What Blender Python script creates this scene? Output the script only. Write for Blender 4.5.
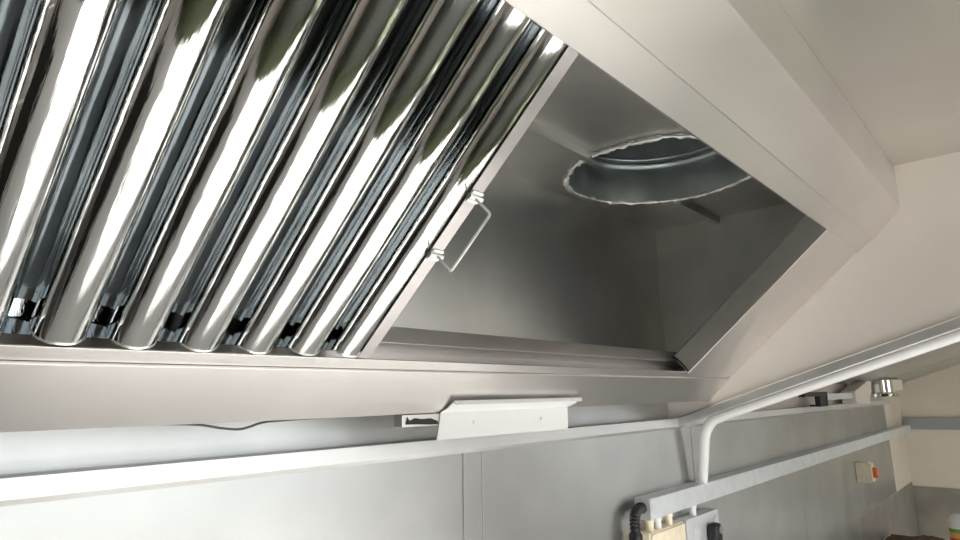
import bpy, bmesh, math, random
from mathutils import Vector, Matrix
random.seed(7)
for o in list(bpy.data.objects): bpy.data.objects.remove(o)
SC = bpy.context.scene
COL = SC.collection
H = 1.78                                   # eye height of the camera above the floor
# ------------------------------------------------------------------ camera
p, t, ro = math.radians(11.55), math.radians(42.0), math.radians(-1.01)
F = Vector((math.cos(t)*math.cos(p), math.sin(t)*math.cos(p), math.sin(p)))
R0 = Vector((math.sin(t), -math.cos(t), 0)); U0 = R0.cross(F)
R = R0*math.cos(ro)+U0*math.sin(ro); U = U0*math.cos(ro)-R0*math.sin(ro)
cam = bpy.data.cameras.new('camera'); camo = bpy.data.objects.new('camera', cam); COL.objects.link(camo)
M = Matrix((R, U, -F)).transposed().to_4x4(); M.translation = Vector((0, 0, H))
camo.matrix_world = M
cam.sensor_width = 36; cam.lens = 615.4/960*36; cam.clip_start = 0.01
SC.camera = camo
# ------------------------------------------------------------------ light and exposure
w = bpy.data.worlds.new('sky'); SC.world = w; w.use_nodes = True
bg = w.node_tree.nodes['Background']; bg.inputs[0].default_value = (0.93, 0.97, 1.0, 1); bg.inputs[1].default_value = 2.3
vs = SC.view_settings; vs.view_transform = 'Standard'; vs.look = 'None'; vs.exposure = 0.13; vs.gamma = 1; vs.use_curve_mapping = False
HX0, HX1, HZ0, HZ1 = .05, 2.2, 0.98, 2.24    # serving hatch opening in the front wall
YF = -1.15                                  # inner face of the front wall
DX0, DX1, DZ1 = 4.1, 5.2, 2.05             # unseen front wall opening, added to bring daylight to the far end
for nm, a, b, c, d in (('hatch_portal', HX0, HX1, HZ0, HZ1), ('added_door_portal', DX0, DX1, 0.0, DZ1)):   # sampling portals for the sky
    pt = bpy.data.lights.new(nm, 'AREA'); pt.shape = 'RECTANGLE'; pt.size = b-a; pt.size_y = d-c
    pt.cycles.is_portal = True
    po = bpy.data.objects.new(nm, pt); COL.objects.link(po)
    po.location = ((a+b)/2, YF-0.03, (c+d)/2); po.rotation_euler = (math.radians(90), 0, 0)   # area -Z -> +Y

sn = bpy.data.lights.new('sun', 'SUN'); sn.energy = 15.0; sn.angle = math.radians(1.5); sn.color = (1.0, .975, .94)
sno = bpy.data.objects.new('sun', sn); COL.objects.link(sno); sno.location = (0, -6, 6)
sno.rotation_euler = Vector((.12, .79, -.60)).to_track_quat('-Z', 'Y').to_euler()

# ------------------------------------------------------------------ materials
def mat(name, col, rough=0.5, metal=0.0, brush=None, rvar=0.0, bump=0.0, bscale=40.0, cvar=0.0, vscale=3.0, spec=0.5, aniso=0.0, emit=None):
    m = bpy.data.materials.new(name); m.use_nodes = True
    nt = m.node_tree; b = nt.nodes['Principled BSDF']
    b.inputs['Base Color'].default_value = (*col, 1); b.inputs['Roughness'].default_value = rough; b.inputs['Metallic'].default_value = metal
    b.inputs['Specular IOR Level'].default_value = spec
    if aniso: b.inputs['Anisotropic'].default_value = aniso
    if emit: b.inputs['Emission Color'].default_value = (*emit[0], 1); b.inputs['Emission Strength'].default_value = emit[1]
    tc = nt.nodes.new('ShaderNodeTexCoord')
    if rvar or cvar:
        n = nt.nodes.new('ShaderNodeTexNoise'); n.inputs['Scale'].default_value = vscale; n.inputs['Detail'].default_value = 5; n.inputs['Roughness'].default_value = 0.6
        nt.links.new(tc.outputs['Object'], n.inputs['Vector'])
        if rvar:
            mr = nt.nodes.new('ShaderNodeMapRange'); mr.inputs['From Min'].default_value = .3; mr.inputs['From Max'].default_value = .7
            mr.inputs['To Min'].default_value = max(.02, rough-rvar); mr.inputs['To Max'].default_value = rough+rvar
            nt.links.new(n.outputs['Fac'], mr.inputs['Value']); nt.links.new(mr.outputs['Result'], b.inputs['Roughness'])
        if cvar:
            n2 = nt.nodes.new('ShaderNodeTexNoise'); n2.inputs['Scale'].default_value = vscale*1.7; n2.inputs['Detail'].default_value = 6
            nt.links.new(tc.outputs['Object'], n2.inputs['Vector'])
            mx = nt.nodes.new('ShaderNodeMix'); mx.data_type = 'RGBA'
            mr2 = nt.nodes.new('ShaderNodeMapRange'); mr2.inputs['From Min'].default_value = .35; mr2.inputs['From Max'].default_value = .65
            nt.links.new(n2.outputs['Fac'], mr2.inputs['Value']); nt.links.new(mr2.outputs['Result'], mx.inputs['Factor'])
            mx.inputs[6].default_value = (*[max(0, c*(1-cvar)) for c in col], 1); mx.inputs[7].default_value = (*[min(1, c*(1+cvar)) for c in col], 1)
            nt.links.new(mx.outputs[2], b.inputs['Base Color'])
    if bump:
        mp = nt.nodes.new('ShaderNodeMapping'); mp.inputs['Scale'].default_value = brush or (1, 1, 1)
        n3 = nt.nodes.new('ShaderNodeTexNoise'); n3.inputs['Scale'].default_value = bscale; n3.inputs['Detail'].default_value = 3
        bp = nt.nodes.new('ShaderNodeBump'); bp.inputs['Strength'].default_value = bump; bp.inputs['Distance'].default_value = 0.002
        nt.links.new(tc.outputs['Object'], mp.inputs['Vector']); nt.links.new(mp.outputs['Vector'], n3.inputs['Vector'])
        nt.links.new(n3.outputs['Fac'], bp.inputs['Height']); nt.links.new(bp.outputs['Normal'], b.inputs['Normal'])
    return m
BX = (0.6, 25, 25)
M_hood = mat('brushed_hood_steel', (.75, .725, .705), .345, 1, BX, .03, .05, 30, .03, 2.5)
M_canopy = mat('canopy_roof_steel', (.69, .67, .635), .38, 1, BX, .04, .03, 25, .03, 1.5)
M_plenum = mat('plenum_steel', (.66, .66, .635), .35, 1, (1, 1, 1), .03, .03, 6, .08, 3)
M_filter = mat('polished_filter_steel', (.80, .81, .80), .045, 1, (40, 2, 2), .02, .10, 12, .03, 9)
M_frame = mat('filter_frame_steel', (.54, .52, .515), .34, 1, (30, 30, 30), .03, .04, 9, .06, 12)
M_wire = mat('wire_steel', (.84, .84, .82), .3, .85)
M_wall = mat('splashback_steel', (.54, .545, .54), .38, 1, (.8, 20, 20), .05, .06, 14, .05, 3.5)
M_ledge = mat('ledge_trim', (.78, .78, .77), .42, .9, BX, .06, .03, 20, .03, 4)
M_galv = mat('galvanised_steel', (.80, .83, .85), .45, .6, (1, 1, 1), .06, .03, 30, .04, 14)
M_rim = mat('rim_steel', (.58, .58, .57), .42, .9, (1, 1, 1), .06, .03, 30, .04, 14)
M_duct = mat('galvanised_duct', (.60, .64, .64), .33, 1, (1, 1, 1), .02, .7, 22, .08, 10)
M_back = mat('shaded_baffle_steel', (.13, .15, .165), .10, 1, (40, 2, 2), .04, .05, 12, .15, 9)  # darkened steel: the shade deep in the gaps is put into its colour
M_seal = mat('silver_sealant', (.62, .62, .60), .35, .55, (1, 1, 1), .1, .8, 60, .2, 30)
M_white = mat('white_painted_metal', (.74, .74, .73), .42)
M_pvc = mat('white_pvc', (.87, .87, .86), .34)
M_cream = mat('cream_plastic', (.90, .80, .60), .42, cvar=.06, vscale=20)
M_black = mat('black_rubber', (.012, .012, .013), .5)
M_blackg = mat('black_sealant', (.01, .01, .01), .6)
M_orange = mat('orange_rocker', (.75, .16, .02), .35)
M_grey = mat('grey_faceplate', (.74, .75, .78), .4, .3)
M_creamwall = mat('cream_wall_panel', (.74, .66, .60), .45, 0, cvar=.03, vscale=2)
M_soffit = mat('grey_soffit_panel', (.42, .40, .37), .4, .3, cvar=.06, vscale=3)
M_rail = mat('grey_rail', (.36, .38, .38), .45, .3)
M_dado = mat('grey_dado', (.37, .34, .32), .4, .5, cvar=.1, vscale=4)
M_floor = mat('green_vinyl_floor', (.22, .245, .14), .6, cvar=.15, vscale=30)
M_work = mat('worktop_steel', (.84, .83, .81), .5, .15, cvar=.04, vscale=5)
M_grime = mat('burnt_grease', (.10, .055, .03), .7, cvar=.4, vscale=30, bump=.8, bscale=60)
M_chrome = mat('chrome_reflector', (.85, .86, .86), .08, 1)
M_cable = mat('grey_cable', (.10, .09, .08), .5)
M_label_g = mat('green_label', (.18, .42, .10), .5)
M_label_o = mat('orange_label', (.85, .45, .12), .5)
M_label_r = mat('red_label', (.75, .10, .08), .5)
M_grass = mat('pale_yard_ground', (.20, .20, .17), .9, cvar=.3, vscale=.5)
M_kick = mat('grey_cabinet', (.45, .45, .44), .45, .6)

# ------------------------------------------------------------------ helpers (coordinates relative to the eye; H is added)
def root_loc(o):
    while o.parent: o = o.parent
    return o.location
def finish(name, bm, m, parent=None, smooth=True, ang=33, bev=0, seg=2, loc=None, kind=None):
    bmesh.ops.recalc_face_normals(bm, faces=bm.faces)
    if bev:
        es = [e for e in bm.edges if len(e.link_faces) == 2 and e.calc_face_angle(0) > math.radians(28)]
        bmesh.ops.bevel(bm, geom=es, offset=bev, segments=seg, profile=.5, affect='EDGES', clamp_overlap=True)
    org = root_loc(parent) if parent else Vector(loc) + Vector((0, 0, H)) if loc else Vector((0, 0, 0))
    bmesh.ops.translate(bm, verts=bm.verts, vec=Vector((0, 0, H)) - org)
    me = bpy.data.meshes.new(name); bm.to_mesh(me); bm.free()
    me.materials.append(m)
    if smooth:
        for q in me.polygons: q.use_smooth = True
        me.set_sharp_from_angle(angle=math.radians(ang))
    o = bpy.data.objects.new(name, me); COL.objects.link(o)
    if bev and smooth:
        wn = o.modifiers.new('weighted_normal', 'WEIGHTED_NORMAL'); wn.keep_sharp = True; wn.weight = 100
    if parent: o.parent = parent
    else: o.location = org
    if kind: o['kind'] = kind
    return o
def thing(name, label, cat, loc, group=None):
    o = bpy.data.objects.new(name, None); COL.objects.link(o); o.location = Vector(loc)+Vector((0, 0, H))
    o.empty_display_size = .05
    o['label'] = label; o['category'] = cat
    if group: o['group'] = group
    return o
def tag(o, label, cat, group=None):
    o['label'] = label; o['category'] = cat
    if group: o['group'] = group
    return o
def struct(o, label=None, cat=None):
    o['kind'] = 'structure'
    if label: o['label'] = label
    if cat: o['category'] = cat
    return o
def add_box(bm, x0, x1, y0, y1, z0, z1):
    v = [bm.verts.new(c) for c in ((x0,y0,z0),(x1,y0,z0),(x1,y1,z0),(x0,y1,z0),(x0,y0,z1),(x1,y0,z1),(x1,y1,z1),(x0,y1,z1))]
    for f in ((0,3,2,1),(4,5,6,7),(0,1,5,4),(1,2,6,5),(2,3,7,6),(3,0,4,7)): bm.faces.new([v[i] for i in f])
    return v
def box(name, b, m, parent=None, bev=.001, **k):
    bm = bmesh.new(); add_box(bm, *b); return finish(name, bm, m, parent, bev=bev, **k)
def prism(bm, pts, axis, a, b):
    """closed polygon pts extruded along axis 0/1/2 from a to b; pts give the two other coordinates in order"""
    def mk(c, q):
        l = list(q); l.insert(axis, c); return bm.verts.new(l)
    A = [mk(a, q) for q in pts]; B = [mk(b, q) for q in pts]; n = len(pts)
    bm.faces.new(A[::-1]); bm.faces.new(B)
    for i in range(n): bm.faces.new((A[i], A[(i+1) % n], B[(i+1) % n], B[i]))
def thicken(pr, th):
    n = len(pr); out = []
    for i in range(n):
        ns = []
        for a, b in ((i-1, i), (i, i+1)):
            if 0 <= a and b < n:
                dx, dy = pr[b][0]-pr[a][0], pr[b][1]-pr[a][1]; L = math.hypot(dx, dy); ns.append((-dy/L, dx/L))
        nx = sum(q[0] for q in ns)/len(ns); ny = sum(q[1] for q in ns)/len(ns)
        k = nx*nx+ny*ny; out.append((pr[i][0]+nx/k*th, pr[i][1]+ny/k*th))
    return out
def ribbon(name, pr, x0, x1, th, m, parent=None, bev=.0012, **k):
    """folded sheet: open profile (y,z) with a thickness, drawn along x"""
    o = thicken(pr, th); bm = bmesh.new(); n = len(pr)
    rows = []
    for x in (x0, x1):
        rows.append(([bm.verts.new((x, *q)) for q in pr], [bm.verts.new((x, *q)) for q in o]))
    (a, b), (c, d) = rows
    for i in range(n-1):
        bm.faces.new((a[i], a[i+1], c[i+1], c[i])); bm.faces.new((b[i], d[i], d[i+1], b[i+1]))
        bm.faces.new((a[i], b[i], b[i+1], a[i+1])); bm.faces.new((c[i], c[i+1], d[i+1], d[i]))
    bm.faces.new((a[0], c[0], d[0], b[0])); bm.faces.new((a[-1], b[-1], d[-1], c[-1]))
    return finish(name, bm, m, parent, bev=bev, **k)
def smooth_path(pts, n=8):
    pts = [Vector(q) for q in pts]; out = []
    for i in range(len(pts)-1):
        p0 = pts[max(i-1, 0)]; p1 = pts[i]; p2 = pts[i+1]; p3 = pts[min(i+2, len(pts)-1)]
        for j in range(n):
            s = j/n
            out.append(.5*((2*p1)+(p2-p0)*s+(2*p0-5*p1+4*p2-p3)*s*s+(3*p1-p0-3*p2+p3)*s**3))
    out.append(pts[-1]); return out
def fillet(pts, r, n=6):
    pts = [Vector(q) for q in pts]; out = [pts[0]]
    for i in range(1, len(pts)-1):
        a = (pts[i-1]-pts[i]); b = (pts[i+1]-pts[i]); rr = min(r, a.length*.49, b.length*.49)
        A = pts[i]+a.normalized()*rr; B = pts[i]+b.normalized()*rr
        for j in range(n+1):
            s = j/n; out.append(A*(1-s)**2+pts[i]*2*s*(1-s)+B*s*s)
    out.append(pts[-1]); return out
def add_tube(bm, path, r, seg=12, cap=True):
    path = [Vector(q) for q in path]; rings = []; up = Vector((.13, .31, .94)).normalized()
    for i, q in enumerate(path):
        d = (path[min(i+1, len(path)-1)]-path[max(i-1, 0)]).normalized()
        a = (up-d*up.dot(d)).normalized(); up = a; b = d.cross(a)
        rr = r[i] if isinstance(r, (list, tuple)) else r
        rings.append([bm.verts.new(q+(a*math.cos(2*math.pi*k/seg)+b*math.sin(2*math.pi*k/seg))*rr) for k in range(seg)])
    for i in range(len(rings)-1):
        for k in range(seg): bm.faces.new((rings[i][k], rings[i][(k+1) % seg], rings[i+1][(k+1) % seg], rings[i+1][k]))
    if cap: bm.faces.new(rings[0][::-1]); bm.faces.new(rings[-1])
def tube(name, path, r, m, parent=None, seg=12, **k):
    bm = bmesh.new(); add_tube(bm, path, r, seg); return finish(name, bm, m, parent, ang=50, **k)
def lathe(bm, prof, c, axis=Vector((0,0,1)), seg=32):
    axis = axis.normalized(); a = axis.orthogonal().normalized(); b = axis.cross(a); c = Vector(c); rings = []
    for r, h in prof:
        if r < 1e-6: rings.append([bm.verts.new(c+axis*h)])
        else: rings.append([bm.verts.new(c+axis*h+(a*math.cos(2*math.pi*k/seg)+b*math.sin(2*math.pi*k/seg))*r) for k in range(seg)])
    for A, B in zip(rings, rings[1:]):
        for k in range(seg):
            q = [A[k % len(A)], A[(k+1) % len(A)], B[(k+1) % len(B)], B[k % len(B)]]
            u = []
            for v in q:
                if v not in u: u.append(v)
            if len(u) > 2: bm.faces.new(u)

# filter plane: s runs up the slope from the gutter lip, o goes into the plenum
AL = math.radians(41.0); P0 = Vector((0, .68, .051)); SD = Vector((0, -math.cos(AL), math.sin(AL))); ND = Vector((0, math.sin(AL), math.cos(AL)))
def Q(x, s, o=0.): return P0+SD*s+ND*o+Vector((x, 0, 0))
def yz(s, o=0.): q = Q(0, s, o); return (q.y, q.z)
XE, YW, ZC, ZP = 1.86, .895, .57, .527       # hood end, back wall, canopy roof, plenum roof
XL = -1.45                                   # left end wall
XR = 6.0                                     # right end wall

# ------------------------------------------------------------------ room shell
struct(box('floor', (XL, XR, YF-.05, YW+.1, -H-.05, -H), M_floor, bev=0))
struct(box('ceiling', (XL, XR, YF-.05, .215, ZC, ZC+.03), M_canopy, bev=0))
struct(box('light_block_roof', (XL, XR, .19, YW+.06, 1.0, 1.03), M_canopy, bev=0))  # unseen roof slab added to keep sky light from leaking in
struct(box('light_block_wall', (XL, XR, .19, .212, ZC+.03, 1.0), M_canopy, bev=0))  # unseen upright added to close off sky light above the canopy
struct(box('wall_back', (XL, XR, YW+.004, YW+.06, -H, 1.0), M_creamwall, bev=0))
struct(box('wall_left', (XL-.05, XL, YF, YW+.004, -H, ZC+.3), M_creamwall, bev=0))
struct(box('wall_right', (XR, XR+.05, YF, YW+.004, -H, 1.0), M_creamwall, bev=0))
bm = bmesh.new()
for b in ((XL, HX0, YF-.05, YF, -H, ZC), (HX1, DX0, YF-.05, YF, -H, ZC), (DX1, XR, YF-.05, YF, -H, ZC), (DX0, DX1, YF-.05, YF, DZ1-H, ZC), (HX0, HX1, YF-.05, YF, -H, HZ0-H), (HX0, HX1, YF-.05, YF, HZ1-H, ZC)): add_box(bm, *b)
struct(finish('wall_front', bm, M_creamwall))
wb = bpy.data.objects['wall_back']
# splashback sheets on the back wall (pieces of the wall)
ZL = -.105
for x0, x1, z0, z1 in ((XL, .930, -.9, ZL), (.9905, 2.018, -.9, ZL), (2.0215, 3.15, -.9, ZL), (3.154, 4.16, -1.3, ZL), (4.16, 5.33, -.712, ZL)):
    box('wall_panel', (x0, x1, YW, YW+.004, z0, z1), M_wall, wb, bev=.0008)
box('wall_panel', (4.165, XR, YW+.0015, YW+.004, -1.3, -.716), M_dado, wb, bev=.0005)
box('cover_strip', (.9335, .9865, YW-.001, YW+.004, -.9, ZL), M_wall, wb, bev=.0008)
box('wall_panel', (XL, XE, YW-.002, YW+.004, ZL+.01, .6), M_wall, wb, bev=.0005)
tr = struct(ribbon('trim_1', [(YW-.001, -.0785), (.856, -.0785), (.855, -.1025), (.868, -.110), (YW-.001, -.110)], XL, 5.33, .002, M_ledge))
wr = bpy.data.objects['wall_right']
box('rail', (XR-.03, XR, YF, YW, -.315, -.226), M_rail, wr, bev=.003)
box('dado_panel', (XR-.006, XR, YF, YW, -1.2, -.745), M_dado, wr, bev=.001)
# sloping soffit beyond the hood
def sof(y): return .03+.345*(YW-y)
bm = bmesh.new(); prism(bm, [(YW, sof(YW)), (YF, sof(YF)), (YF, sof(YF)+.03), (YW, sof(YW)+.03)], 0, XE+.006, XR)
so = struct(finish('trim_2', bm, M_soffit))
for x in (3.6, 5.0):
    bm = bmesh.new(); prism(bm, [(YW, sof(YW)-.002), (YF, sof(YF)-.002), (YF, sof(YF)+.001), (YW, sof(YW)+.001)], 0, x, x+.06)
    finish('rib', bm, M_kick, so, bev=.001)

# ------------------------------------------------------------------ extraction hood
hood = thing('extraction_hood', 'large brushed stainless steel extraction hood with sloping filter opening', 'hood', (.9, .89, -.08))
g2 = (.694, .036); g3 = (.757, -.027)
ribbon('gutter_lip', [yz(-.004, .078), yz(-.0145, .052), yz(-.034, .050), yz(-.030, .012), yz(-.012, .0045), yz(0, .003), yz(0, 0), (g2[0]-.001, g2[1]+.003)], XL, XE-.001, .0025, M_hood, hood, bev=.0015, seg=3)
ribbon('gutter', [(g2[0]+.006, g2[1]+.010), (g2[0]-.003, g2[1]), g3, (.775, -.026), (.775, .03)], XL, XE-.001, .0025, M_hood, hood, bev=.0016, seg=3)
tb = ribbon('upper_band', [yz(.474, .03), yz(.476, -.003), yz(.517, -.003), yz(.517, .02)], XL, XE-.001, .003, M_hood, hood, bev=.0012)
q0 = yz(.521, -.008)
ridge = (.217, .455)
ribbon('fascia', [yz(.522, .02), q0, ridge, (.217, ZC-.001)], XL, XE-.001, .003, M_hood, hood, bev=.0025, seg=3)
# end frame: flat strip plus a flange turned into the plenum, drawn along the slope
def strip(name, prof, s0, s1, m, parent, th=.0025, bev=.0012, seg=3):
    o = thicken(prof, th); bm = bmesh.new(); n = len(prof); rows = []
    for s in (s0, s1): rows.append(([bm.verts.new(Q(x, s, d)) for x, d in prof], [bm.verts.new(Q(x, s, d)) for x, d in o]))
    (a, b), (c, d) = rows
    for i in range(n-1):
        bm.faces.new((a[i], a[i+1], c[i+1], c[i])); bm.faces.new((b[i], d[i], d[i+1], b[i+1]))
        bm.faces.new((a[i], b[i], b[i+1], a[i+1])); bm.faces.new((c[i], c[i+1], d[i+1], d[i]))
    bm.faces.new((a[0], c[0], d[0], b[0])); bm.faces.new((a[-1], b[-1], d[-1], c[-1]))
    return finish(name, bm, m, parent, bev=bev, seg=seg)
strip('end_frame', [(XE-.001, 0), (1.551, 0), (1.550, .052), (1.556, .056), (1.575, .056)], -.002, .500, M_hood, hood)
box('plenum_back', (XL, XE-.002, YW-.010, YW-.004, -.02, ZP), M_plenum, hood, bev=0)
bm = bmesh.new(); prism(bm, [(YW-.011, ZP), (.235, ZP), yz(.57, .02), yz(0, .02), (YW-.011, .03)], 0, XE-.006, XE-.0015)
finish('plenum_end', bm, M_plenum, hood, smooth=False)
# plenum roof with a round hole
DC, DR = (1.36, .625), .226
bm = bmesh.new(); N_ = 64; inn = []; out = []
x0, x1, y0, y1 = .60, XE-.006, .222, YW-.010
for k in range(N_):
    a = 2*math.pi*k/N_; c, s = math.cos(a), math.sin(a)
    inn.append((DC[0]+DR*c, DC[1]+DR*s))
    kx = ((x1 if c > 0 else x0)-DC[0])/c if abs(c) > 1e-6 else 1e9
    ky = ((y1 if s > 0 else y0)-DC[1])/s if abs(s) > 1e-6 else 1e9
    kk = min(kx, ky); out.append((DC[0]+kk*c, DC[1]+kk*s))
vi = [bm.verts.new((*q, ZP)) for q in inn]; vo = [bm.verts.new((*q, ZP)) for q in out]
for k in range(N_): bm.faces.new((vi[k], vi[(k+1) % N_], vo[(k+1) % N_], vo[k]))
# fill the square corners
for cx, cy in ((x0, y0), (x1, y0), (x1, y1), (x0, y1)):
    ang = math.atan2(cy-DC[1], cx-DC[0]) % (2*math.pi); k = int(ang/(2*math.pi)*N_) % N_
    bm.faces.new((vo[k], bm.verts.new((cx, cy, ZP)), vo[(k+1) % N_]))
r = bmesh.ops.extrude_face_region(bm, geom=list(bm.faces)); bmesh.ops.translate(bm, verts=[v for v in r['geom'] if isinstance(v, bmesh.types.BMVert)], vec=(0, 0, .004))
proof = finish('plenum_roof', bm, M_plenum, hood, smooth=False)
box('plenum_roof', (XL, .60, .222, YW-.010, ZP, ZP+.004), M_plenum, hood, bev=0)
# folded seam on the plenum roof
for a, b in ((XL, DC[0]-DR-.006), (DC[0]+DR-.004, XE-.007)):
    bm = bmesh.new(); prism(bm, [(.672, ZP), (.675, ZP-.020), (.693, ZP-.020), (.697, ZP)], 0, a, b)
    finish('roof_seam', bm, M_plenum, hood, bev=.002)
# corner seam of the plenum with rivets
tube('corner_seam', [(XE-.006, YW-.010, .08), (XE-.006, YW-.010, ZP)], .003, M_plenum, hood, 8)
for z in (.17, .29, .41):
    bm = bmesh.new(); lathe(bm, [(0, .003), (.003, .002), (.004, 0)], (XE-.006, YW-.03, z), Vector((-1, 0, 0)), 10); finish('rivet', bm, M_plenum, hood)
tube('corner_sealant', [Q(1.5485, -.001, .056), Q(1.5480, .0035, .03), Q(1.5485, .002, .001)], [.004, .0025, .0015], M_blackg, hood, 8)
# duct spigot
bm = bmesh.new()
lathe(bm, [(DR, -.004), (DR-.002, .002), (DR-.002, .105), (DR-.012, .110), (DR-.012, .20), (DR-.016, .204), (DR-.016, .42), (0, .42)], (*DC, ZP), seg=64)
duct = finish('duct_spigot', bm, M_duct, hood)
bm = bmesh.new(); n = 160; ring = []
for k in range(n):
    a = 2*math.pi*k/n
    rr = DR+.002+.004*math.sin(7*a+1)*random.uniform(.3, 1)+random.uniform(-.0025, .0025); th = .0045+random.uniform(-.002, .0035)
    cs = []
    for j in range(8):
        b = 2*math.pi*j/8; rad = rr+th*1.1*math.cos(b)
        cs.append(bm.verts.new((DC[0]+rad*math.cos(a), DC[1]+rad*math.sin(a), ZP-.004+th*math.sin(b)+random.uniform(-.001, .001))))
    ring.append(cs)
for k in range(n):
    for j in range(8): bm.faces.new((ring[k][j], ring[(k+1) % n][j], ring[(k+1) % n][(j+1) % 8], ring[k][(j+1) % 8]))
finish('sealant_bead', bm, M_seal, duct, ang=70)
bm = bmesh.new(); lathe(bm, [(DR-.016, .100), (DR-.006, .104), (DR-.004, .112), (DR-.016, .116)], (*DC, ZP), seg=64); finish('duct_seam', bm, M_duct, duct)
# end cheek and its folded rim
def rim(y): return -.081+.332*(.875-y)
bm = bmesh.new(); prism(bm, [(YW-.002, rim(YW)), (YF+.1, rim(YF+.1)), (YF+.1, ZC), (YW-.002, ZC)], 0, XE, XE+.004)
M_cheek = mat('cheek_steel', (.80, .745, .69), .38, .45, (25, .6, 25), .06, .03, 25, .03, 2)
ck = finish('end_cheek', bm, M_cheek, hood, smooth=False)
bm = bmesh.new(); prism(bm, [(YW-.035, rim(YW-.035)), (YF+.1, rim(YF+.1)), (YF+.1, rim(YF+.1)-.029), (YW-.035, rim(YW-.035)-.029)], 0, XE-.014, XE+.004)
finish('rim_channel', bm, M_rim, ck, bev=.004, seg=3)

# ------------------------------------------------------------------ baffle filters
def make_filter(label):
    X0, X1, S0, S1 = .003, .525, .004, .503
    f = thing('baffle_filter', label, 'filter', Q((X0+X1)/2, S0, .03), 'baffle filters in the hood')
    def quadstrip(prof, s0, s1, th):
        n = len(prof); nn = []
        for i in range(n):
            a, b = prof[max(i-1, 0)], prof[min(i+1, n-1)]; dx, do = b[0]-a[0], b[1]-a[1]; L = math.hypot(dx, do); nn.append((do/L, -dx/L))
        bm = bmesh.new(); rows = []
        ns = 6
        for k in range(ns+1):
            s = s0+(s1-s0)*k/ns
            rows.append(([bm.verts.new(Q(x, s, o)) for x, o in prof], [bm.verts.new(Q(x-th*u, s, o-th*v)) for (x, o), (u, v) in zip(prof, nn)]))
        for (a, b), (c, d) in zip(rows, rows[1:]):
            for i in range(n-1):
                bm.faces.new((a[i], a[i+1], c[i+1], c[i])); bm.faces.new((b[i], d[i], d[i+1], b[i+1]))
            bm.faces.new((a[0], c[0], d[0], b[0])); bm.faces.new((a[-1], b[-1], d[-1], c[-1]))
        for (a, b) in (rows[0], rows[-1]):
            for i in range(n-1): bm.faces.new((a[i], b[i], b[i+1], a[i+1]))
        return bm
    cs = [.033+.066*k for k in range(8)]
    HW, HB = .0225, .021
    for k, c in enumerate(cs):
        prof = []
        for j in range(25):
            a = math.pi*(j/24); ca, sa = math.cos(a), math.sin(a)
            x = -HW*math.copysign(abs(ca)**.88, ca); o = .001+HB*(1-abs(sa)**.88)
            prof.append((c+x, o))
        prof = [(c-HW, .026)]+prof+[(c+HW, .026)]
        prof = [q for q in prof if .0235 <= q[0] <= .5045]
        wob = random.uniform(-.001, .001)
        b = finish('baffle', quadstrip(prof, S0-.0005+wob, S1, -.0009), M_filter, f, ang=45)
        pth = [Q(x, S0-.0005+wob+random.uniform(-.0006, .0006), o-.0003) for x, o in prof]
        tube('hem', smooth_path(pth[::2]+([pth[-1]] if len(pth) % 2 == 0 else []), 2), .0018, M_wire, b, 6)
    for k in range(7):
        c = .066+.066*k; prof = []
        for j in range(17):
            a = math.pi*j/16
            prof.append((c-.0215*math.cos(a), .024+.020*math.sin(a)))
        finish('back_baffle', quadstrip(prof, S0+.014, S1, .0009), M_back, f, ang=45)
    # outer frame: two side channels and two rails
    for xs, sg in ((X1, -1), (X0, 1)):
        prof = [(xs+sg*.0195, -.0005), (xs, -.0005), (xs, .046), (xs+sg*.018, .046)]
        strip('side_channel', prof if sg < 0 else prof[::-1], S0-.002, S1, M_frame, f, th=.0012, bev=.0005, seg=2)
    for nm, sa, sb in (('bottom_rail', S0, .030), ('top_rail', S1-.02, S1)):
        bm = bmesh.new()
        for (a, b, c, d) in (((X0+.0015), (X1-.0015), .0455, .0467), ):
            vs = [bm.verts.new(Q(x, s, o)) for x in (a, b) for s in (sa, sb) for o in (c, d)]
            for q in ((0,1,3,2),(4,6,7,5),(0,4,5,1),(2,3,7,6),(0,2,6,4),(1,5,7,3)): bm.faces.new([vs[i] for i in q])
        ss = sa if nm == 'bottom_rail' else sb-.0012
        vs = [bm.verts.new(Q(x, s, o)) for x in (X0+.0015, X1-.0015) for s in (ss, ss+.0012) for o in (.010, .0455)]
        for q in ((0,1,3,2),(4,6,7,5),(0,4,5,1),(2,3,7,6),(0,2,6,4),(1,5,7,3)): bm.faces.new([vs[i] for i in q])
        finish(nm, bm, M_filter, f, smooth=False)
    # drop handle of bent wire on two clips
    xh = X1-.008
    hp = [Q(xh, .181, .006), Q(xh, .187, -.003), Q(xh, .189, -.037), Q(xh, .277, -.036), Q(xh, .275, -.003), Q(xh, .281, .006)]
    h = tube('handle', fillet(hp, .004, 4), .0017, M_wire, f, 10)
    for s in (.186, .276):
        bm = bmesh.new(); add_tube(bm, [Q(xh-.012, s, -.002), Q(xh+.010, s, -.002)], .0042, 10)
        bm2v = [bm.verts.new(Q(x, ss, o)) for x in (xh-.010, xh+.0085) for ss in (s-.008, s+.008) for o in (-.0022, -.0008)]
        for q in ((0,1,3,2),(4,6,7,5),(0,4,5,1),(2,3,7,6),(0,2,6,4),(1,5,7,3)): bm.faces.new([bm2v[i] for i in q])
        finish('hinge_clip', bm, M_wire, f)
    return f
f0 = make_filter('polished baffle filter with a wire handle, next to the open plenum')
def copy_tree(o, parent=None):
    c = o.copy(); COL.objects.link(c); c.parent = parent
    for ch in list(o.children): copy_tree(ch, c)
    return c
f1 = copy_tree(f0); f1.location.x -= .524
f1['label'] = 'polished baffle filter to the left of the one beside the open plenum'

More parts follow.
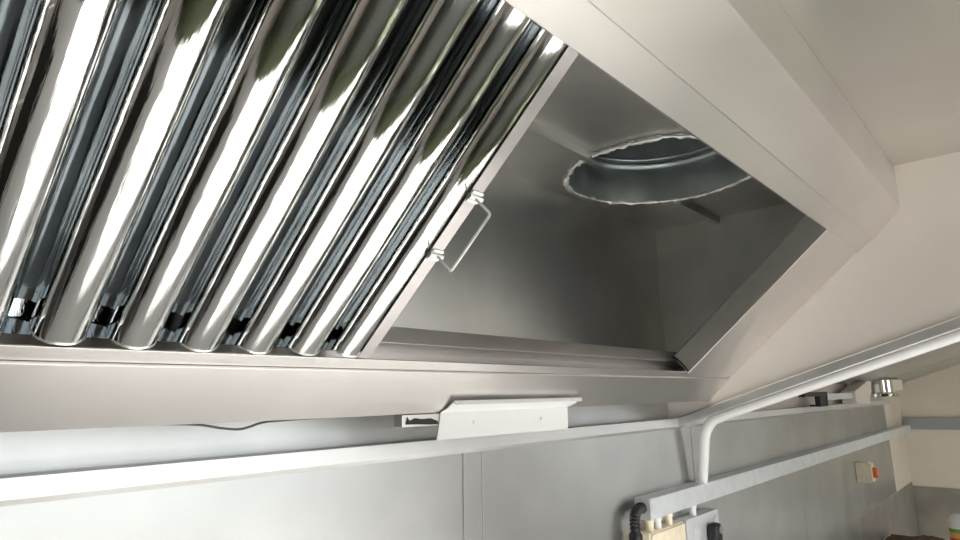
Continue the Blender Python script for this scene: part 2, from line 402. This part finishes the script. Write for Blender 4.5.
# ------------------------------------------------------------------ white plate on the ledge, bar, cable
pl_ = thing('mounting_plate', 'bright white folded metal plate screwed under the hood gutter', 'plate', (.91, .752, -.07))
yb = .752
bm = bmesh.new()
pf = [(yb, -.070, .723, 1.100), (yb, -.0265, .732, 1.101), (yb-.008, -.021, .738, 1.112), (yb-.026, -.0095, .737, 1.115), (yb-.029, -.0145, .740, 1.113)]
o = thicken([(a, b) for a, b, _, _ in pf], -.0018)
L = [bm.verts.new((q[2], q[0], q[1])) for q in pf]; Rr = [bm.verts.new((q[3], q[0], q[1])) for q in pf]
L2 = [bm.verts.new((q[2], *k)) for q, k in zip(pf, o)]; R2 = [bm.verts.new((q[3], *k)) for q, k in zip(pf, o)]
for i in range(len(pf)-1):
    bm.faces.new((L[i], Rr[i], Rr[i+1], L[i+1])); bm.faces.new((L2[i], L2[i+1], R2[i+1], R2[i]))
    bm.faces.new((L[i], L[i+1], L2[i+1], L2[i])); bm.faces.new((Rr[i], R2[i], R2[i+1], Rr[i+1]))
bm.faces.new((L[0], L2[0], R2[0], Rr[0])); bm.faces.new((L[-1], Rr[-1], R2[-1], L2[-1]))
pb = finish('folded_plate', bm, M_white, pl_, ang=20)
for x, z in ((.812, -.0455), (1.007, -.0455)):
    bm = bmesh.new(); lathe(bm, [(0, .0035), (.0025, .003), (.0035, .001), (.004, -.0005)], (x, yb, z), Vector((0, -1, 0)), 14); finish('screw', bm, M_wire, pl_)
br = thing('steel_bar', 'short steel bar end smeared with black sealant beside the white plate', 'bar', (.86, .765, -.046))
box('bar', (.650, 1.09, .7545, .774, -.0465, -.0275), M_hood, br, bev=.001)
bm = bmesh.new()
pts = [(.657, -.0425), (.660, -.031), (.665, -.037), (.676, -.033), (.69, -.035), (.71, -.0345), (.725, -.039), (.728, -.0445), (.71, -.0445), (.68, -.043), (.668, -.0425)]
va = [bm.verts.new((x, .7530, z)) for x, z in pts]; vb = [bm.verts.new((x, .7550, z)) for x, z in pts]
bm.faces.new(va); bm.faces.new(vb[::-1])
for i in range(len(pts)): bm.faces.new((va[i], va[(i+1) % len(pts)], vb[(i+1) % len(pts)], vb[i]))
finish('black_sealant', bm, M_blackg, br)
cb = [(.22, .785, -.026), (.30, .785, -.0265), (.345, .785, -.029), (.375, .785, -.0345), (.398, .785, -.0372), (.413, .785, -.035), (.432, .785, -.030), (.46, .785, -.0285), (.52, .785, -.027), (.60, .785, -.0262)]
tag(tube('cable', smooth_path(cb, 6), .0016, M_cable, None, 8, loc=(.56, .785, -.03)), 'thin grey cable sagging below the long hood gutter', 'cable')

# ------------------------------------------------------------------ trunking, conduits, sockets on the back wall
tk = thing('cable_trunking', 'long galvanised square cable trunking running along the back wall', 'trunking', (1.615, .87, -.338))
box('trunk_body', (1.617, XR-.03, .848, YW, -.338, -.283), M_galv, tk, bev=.0015)
box('lid', (1.619, XR-.03, .8455, .8482, -.3375, -.2835), M_galv, tk, bev=.0008)
box('end_cap', (1.6135, 1.6175, .8465, YW-.001, -.339, -.282), M_galv, tk, bev=.001)
for x in (1.75, 1.82, 1.90):
    box('slot', (x, x+.035, .857, .861, -.2832, -.2824), M_white, tk, bev=0)
for i, (x, m) in enumerate(((1.645, M_cream), (1.69, M_pvc), (1.76, M_cream), (1.925, M_pvc))):
    bm = bmesh.new(); lathe(bm, [(.0, 0), (.0125, 0), (.0125, -.012), (.0105, -.013), (.0105, -.0345), (0, -.0345)], (x, .868, -.338), seg=18)
    tag(finish('cable_gland', bm, m, None, loc=(x, .868, -.372)), ['cream plastic gland directly under the open end of the trunking', 'white plastic gland under the trunking, second from its end', 'cream plastic gland under the trunking, third from its end', 'white plastic gland under the trunking above the grey socket'][i], 'gland', 'glands under the trunking')
fx = smooth_path([(1.613, .871, -.309), (1.600, .870, -.3065), (1.580, .869, -.310), (1.566, .868, -.322), (1.560, .867, -.342), (1.559, .866, -.38), (1.558, .866, -.50), (1.558, .866, -.62)], 14)
fc = thing('flexible_conduit', 'black corrugated flexible conduit curving down from the trunking end', 'conduit', (1.558, .866, -.62))
rr = [.0132+.0016*math.sin(i*1.25) for i in range(len(fx))]
tube('corrugated_hose', fx, rr, M_black, fc, 14)
bm = bmesh.new(); add_tube(bm, [(1.559, .866, -.365), (1.559, .866, -.368), (1.559, .866, -.395), (1.559, .866, -.398)], [.0165, .0175, .0175, .0165], 16); finish('coupler', bm, M_black, fc)
jb = thing('junction_box', 'cream plastic box under the trunking behind the black conduit', 'box', (1.72, .88, -.46))
box('box_body', (1.615, 1.83, .855, YW, -.46, -.3725), M_cream, jb, bev=.004, seg=3)
box('box_lid', (1.62, 1.825, .849, .855, -.455, -.377), M_cream, jb, bev=.002)
sk = thing('wall_socket', 'pale grey metal socket plate under the trunking holding a black plug', 'socket', (1.97, .88, -.48))
box('back_box', (1.85, 2.08, .860, YW, -.485, -.3730), M_grey, sk, bev=.004)
box('face_plate', (1.845, 2.085, .853, .860, -.49, -.3725), M_grey, sk, bev=.003)
for x0, z0 in ((1.885, -.41), (1.905, -.425), (2.035, -.405), (2.05, -.40)):
    box('rocker', (x0, x0+.018, .8495, .853, z0-.022, z0+.012), M_white, sk, bev=.001)
pg = thing('black_plug', 'black rounded plug pushed into the grey wall socket', 'plug', (2.0, .84, -.46))
bm = bmesh.new(); add_box(bm, 1.975, 2.025, .818, .853, -.470, -.402); finish('plug_body', bm, M_black, pg, bev=.012, seg=3)
bm = bmesh.new(); lathe(bm, [(0, .004), (.011, .003), (.012, 0)], (2.006, .818, -.420), Vector((0, -1, 0)), 16); finish('plug_grip', bm, M_rail, pg)
tube('plug_cable', smooth_path([(2.0, .835, -.465), (2.0, .834, -.50), (2.0, .834, -.60)], 6), .005, M_black, pg, 8)
# white conduit: up from the trunking, then along under the soffit
xp = 2.0
cp = thing('white_conduit', 'thick white plastic conduit bending up from the trunking to the right', 'pipe', (xp, .862, -.283))
tube('conduit_pipe', fillet([(xp, .862, -.286), (xp, .840, -.130), (xp, .812, -.088), (xp, .721, -.055), (xp, .147, .134), (xp, -.5, .346)], .05, 8), .0165, M_pvc, cp, 20)
bm = bmesh.new(); add_tube(bm, [(xp, .863, -.285), (xp, .862, -.279)], .022, 18); finish('collar', bm, M_pvc, cp)
# isolator switch
iso = thing('isolator_switch', 'cream isolator box with orange rocker on the far back wall', 'switch', (4.25, .85, -.56))
box('switch_body', (4.21, 4.29, .825, YW, -.525, -.415), M_cream, iso, bev=.003)
box('switch_cover', (4.212, 4.288, .815, .825, -.52, -.42), M_cream, iso, bev=.003)
bm = bmesh.new(); add_box(bm, 4.232, 4.268, .792, .815, -.50, -.44); finish('rocker', bm, M_orange, iso, bev=.008, seg=3)

# ------------------------------------------------------------------ fittings by the soffit
dl = thing('downlight', 'shiny round chrome downlight under the soffit at the far end', 'light', (4.75, .8, -.05))
bm = bmesh.new(); lathe(bm, [(.0, -.026), (.04, -.028), (.05, -.034), (.085, -.026), (.10, -.010), (.06, 0.0), (.06, .075)], (4.78, .80, -.022), seg=28); finish('reflector', bm, M_chrome, dl)
box('driver_box', (4.90, 5.30, .76, .80, -.012, .06), M_creamwall, dl, bev=.004)
st = thing('hatch_stay', 'grey hinged stay arm with black clip on the far ledge', 'stay', (3.6, .86, -.078))
box('clip', (3.02, 3.40, .80, .83, -.030, -.010), M_black, st, bev=.003)
box('clip_post', (3.28, 3.42, .805, .83, -.0785, -.025), M_black, st, bev=.004)
box('clip_foot', (3.30, 3.40, .825, .86, -.0785, -.070), M_black, st, bev=.001)
box('arm', (3.38, 4.0, .805, .825, -.050, -.018), M_galv, st, bev=.003)
bm = bmesh.new(); prism(bm, [(3.95, -.0785), (4.30, -.0785), (4.42, .045), (4.30, .045), (3.95, -.01)], 1, .79, .86); finish('bracket', bm, M_creamwall, st, bev=.003)

# ------------------------------------------------------------------ cook line below, counter under the hatch
wk = thing('cooking_worktop', 'stainless cooking worktop along the back wall, soiled at its rear edge', 'worktop', (2.2, .4, -H))
box('top', (XL+.01, 4.85, -.06, YW-.006, -.945, -.905), M_work, wk, bev=.004)
box('cabinet_base', (XL+.02, 4.83, .02, YW-.012, -H+.001, -.945), M_kick, wk, bev=0)
bm = bmesh.new(); random.seed(3)
NX, NY = 70, 26; gv = {}
for i in range(NX+1):
    for j in range(NY+1):
        x = 4.0+.84*i/NX; y = .50+.385*j/NY
        e = min(i, NX-i, j, NY-j)/4.0
        h = (.5+.5*math.sin(9*x+3*math.sin(7*y)))*(.5+.5*math.sin(23*y+5*x))*.022+random.uniform(0, .008)
        gv[i, j] = bm.verts.new((x+random.uniform(-.004, .004), y, -.9055+min(1, e)*h*(.5+.5*(x > 4.5))+.0002))
for i in range(NX):
    for j in range(NY): bm.faces.new((gv[i, j], gv[i+1, j], gv[i+1, j+1], gv[i, j+1]))
gr = finish('burnt_residue', bm, M_grime, wk); gr['kind'] = 'stuff'
# unseen dark griddles added either side of the clear middle to darken filter reflections
def added_griddle(x0, x1, label):
    g = thing('added_griddle', label, 'added_griddle', ((x0+x1)/2, .46, -.905))
    box('hot_plate', (x0, x1, .14, .78, -.86, -.84), M_iron, g, bev=.004)
    box('body', (x0+.01, x1-.01, .15, .77, -.90, -.86), M_iron, g, bev=.003)
    box('splash_guard', (x0, x1, .78, .784, -.86, -.76), M_kick, g, bev=.001)
    for x in (x0, x1-.004): box('splash_guard', (x, x+.004, .2, .78, -.84, -.76), M_kick, g, bev=.001)
    box('grease_drawer', (x0+.1, x1-.1, .132, .15, -.895, -.865), M_kick, g, bev=.002)
    for x in (x0+.03, x1-.06):
        for y in (.17, .72): box('foot', (x, x+.03, y, y+.03, -.905, -.90), M_black, g, bev=0)
M_iron = mat('seasoned_iron', (.035, .032, .03), .35, .4, cvar=.4, vscale=12)
added_griddle(-1.3, -.30, 'unseen dark hotplate added for filter reflections, left of the bright worktop')
added_griddle(1.75, 2.95, 'unseen dark hotplate added for filter reflections, below the trunking')
ct = thing('hatch_counter', 'steel counter below the serving hatch opposite the hood', 'counter', (1.2, -.9, -H))
box('top', (XL+.01, 4.0, -1.14, -.62, -.86, -.82), M_work, ct, bev=.004)
box('cabinet', (XL+.02, 4.0, -1.14, -.66, -H, -.86), M_kick, ct, bev=0)
# bottle at the right edge
BC = (4.1, .436, -.9045)
bt = thing('squeezy_bottle', 'white plastic bottle with green and orange label on the worktop', 'bottle', BC)
bm = bmesh.new(); lathe(bm, [(0, 0), (.044, 0), (.048, .006), (.048, .05), (.048, .215), (.045, .238), (.037, .254), (.025, .266), (.012, .272), (0, .273)], BC, seg=28); finish('bottle_body', bm, M_pvc, bt, ang=50)
for m, z0, z1 in ((M_label_g, .185, .203), (M_label_o, .158, .185), (M_label_r, .138, .158)):
    bm = bmesh.new(); lathe(bm, [(.0475, z0), (.0487, z0), (.0487, z1), (.0475, z1)], BC, seg=28); finish('label_band', bm, m, bt)
# outside ground beyond the hatch
box('ground', (-12, 14, -16, YF-.3, -2.5, -2.4), M_grass, bev=0)['kind'] = 'structure'
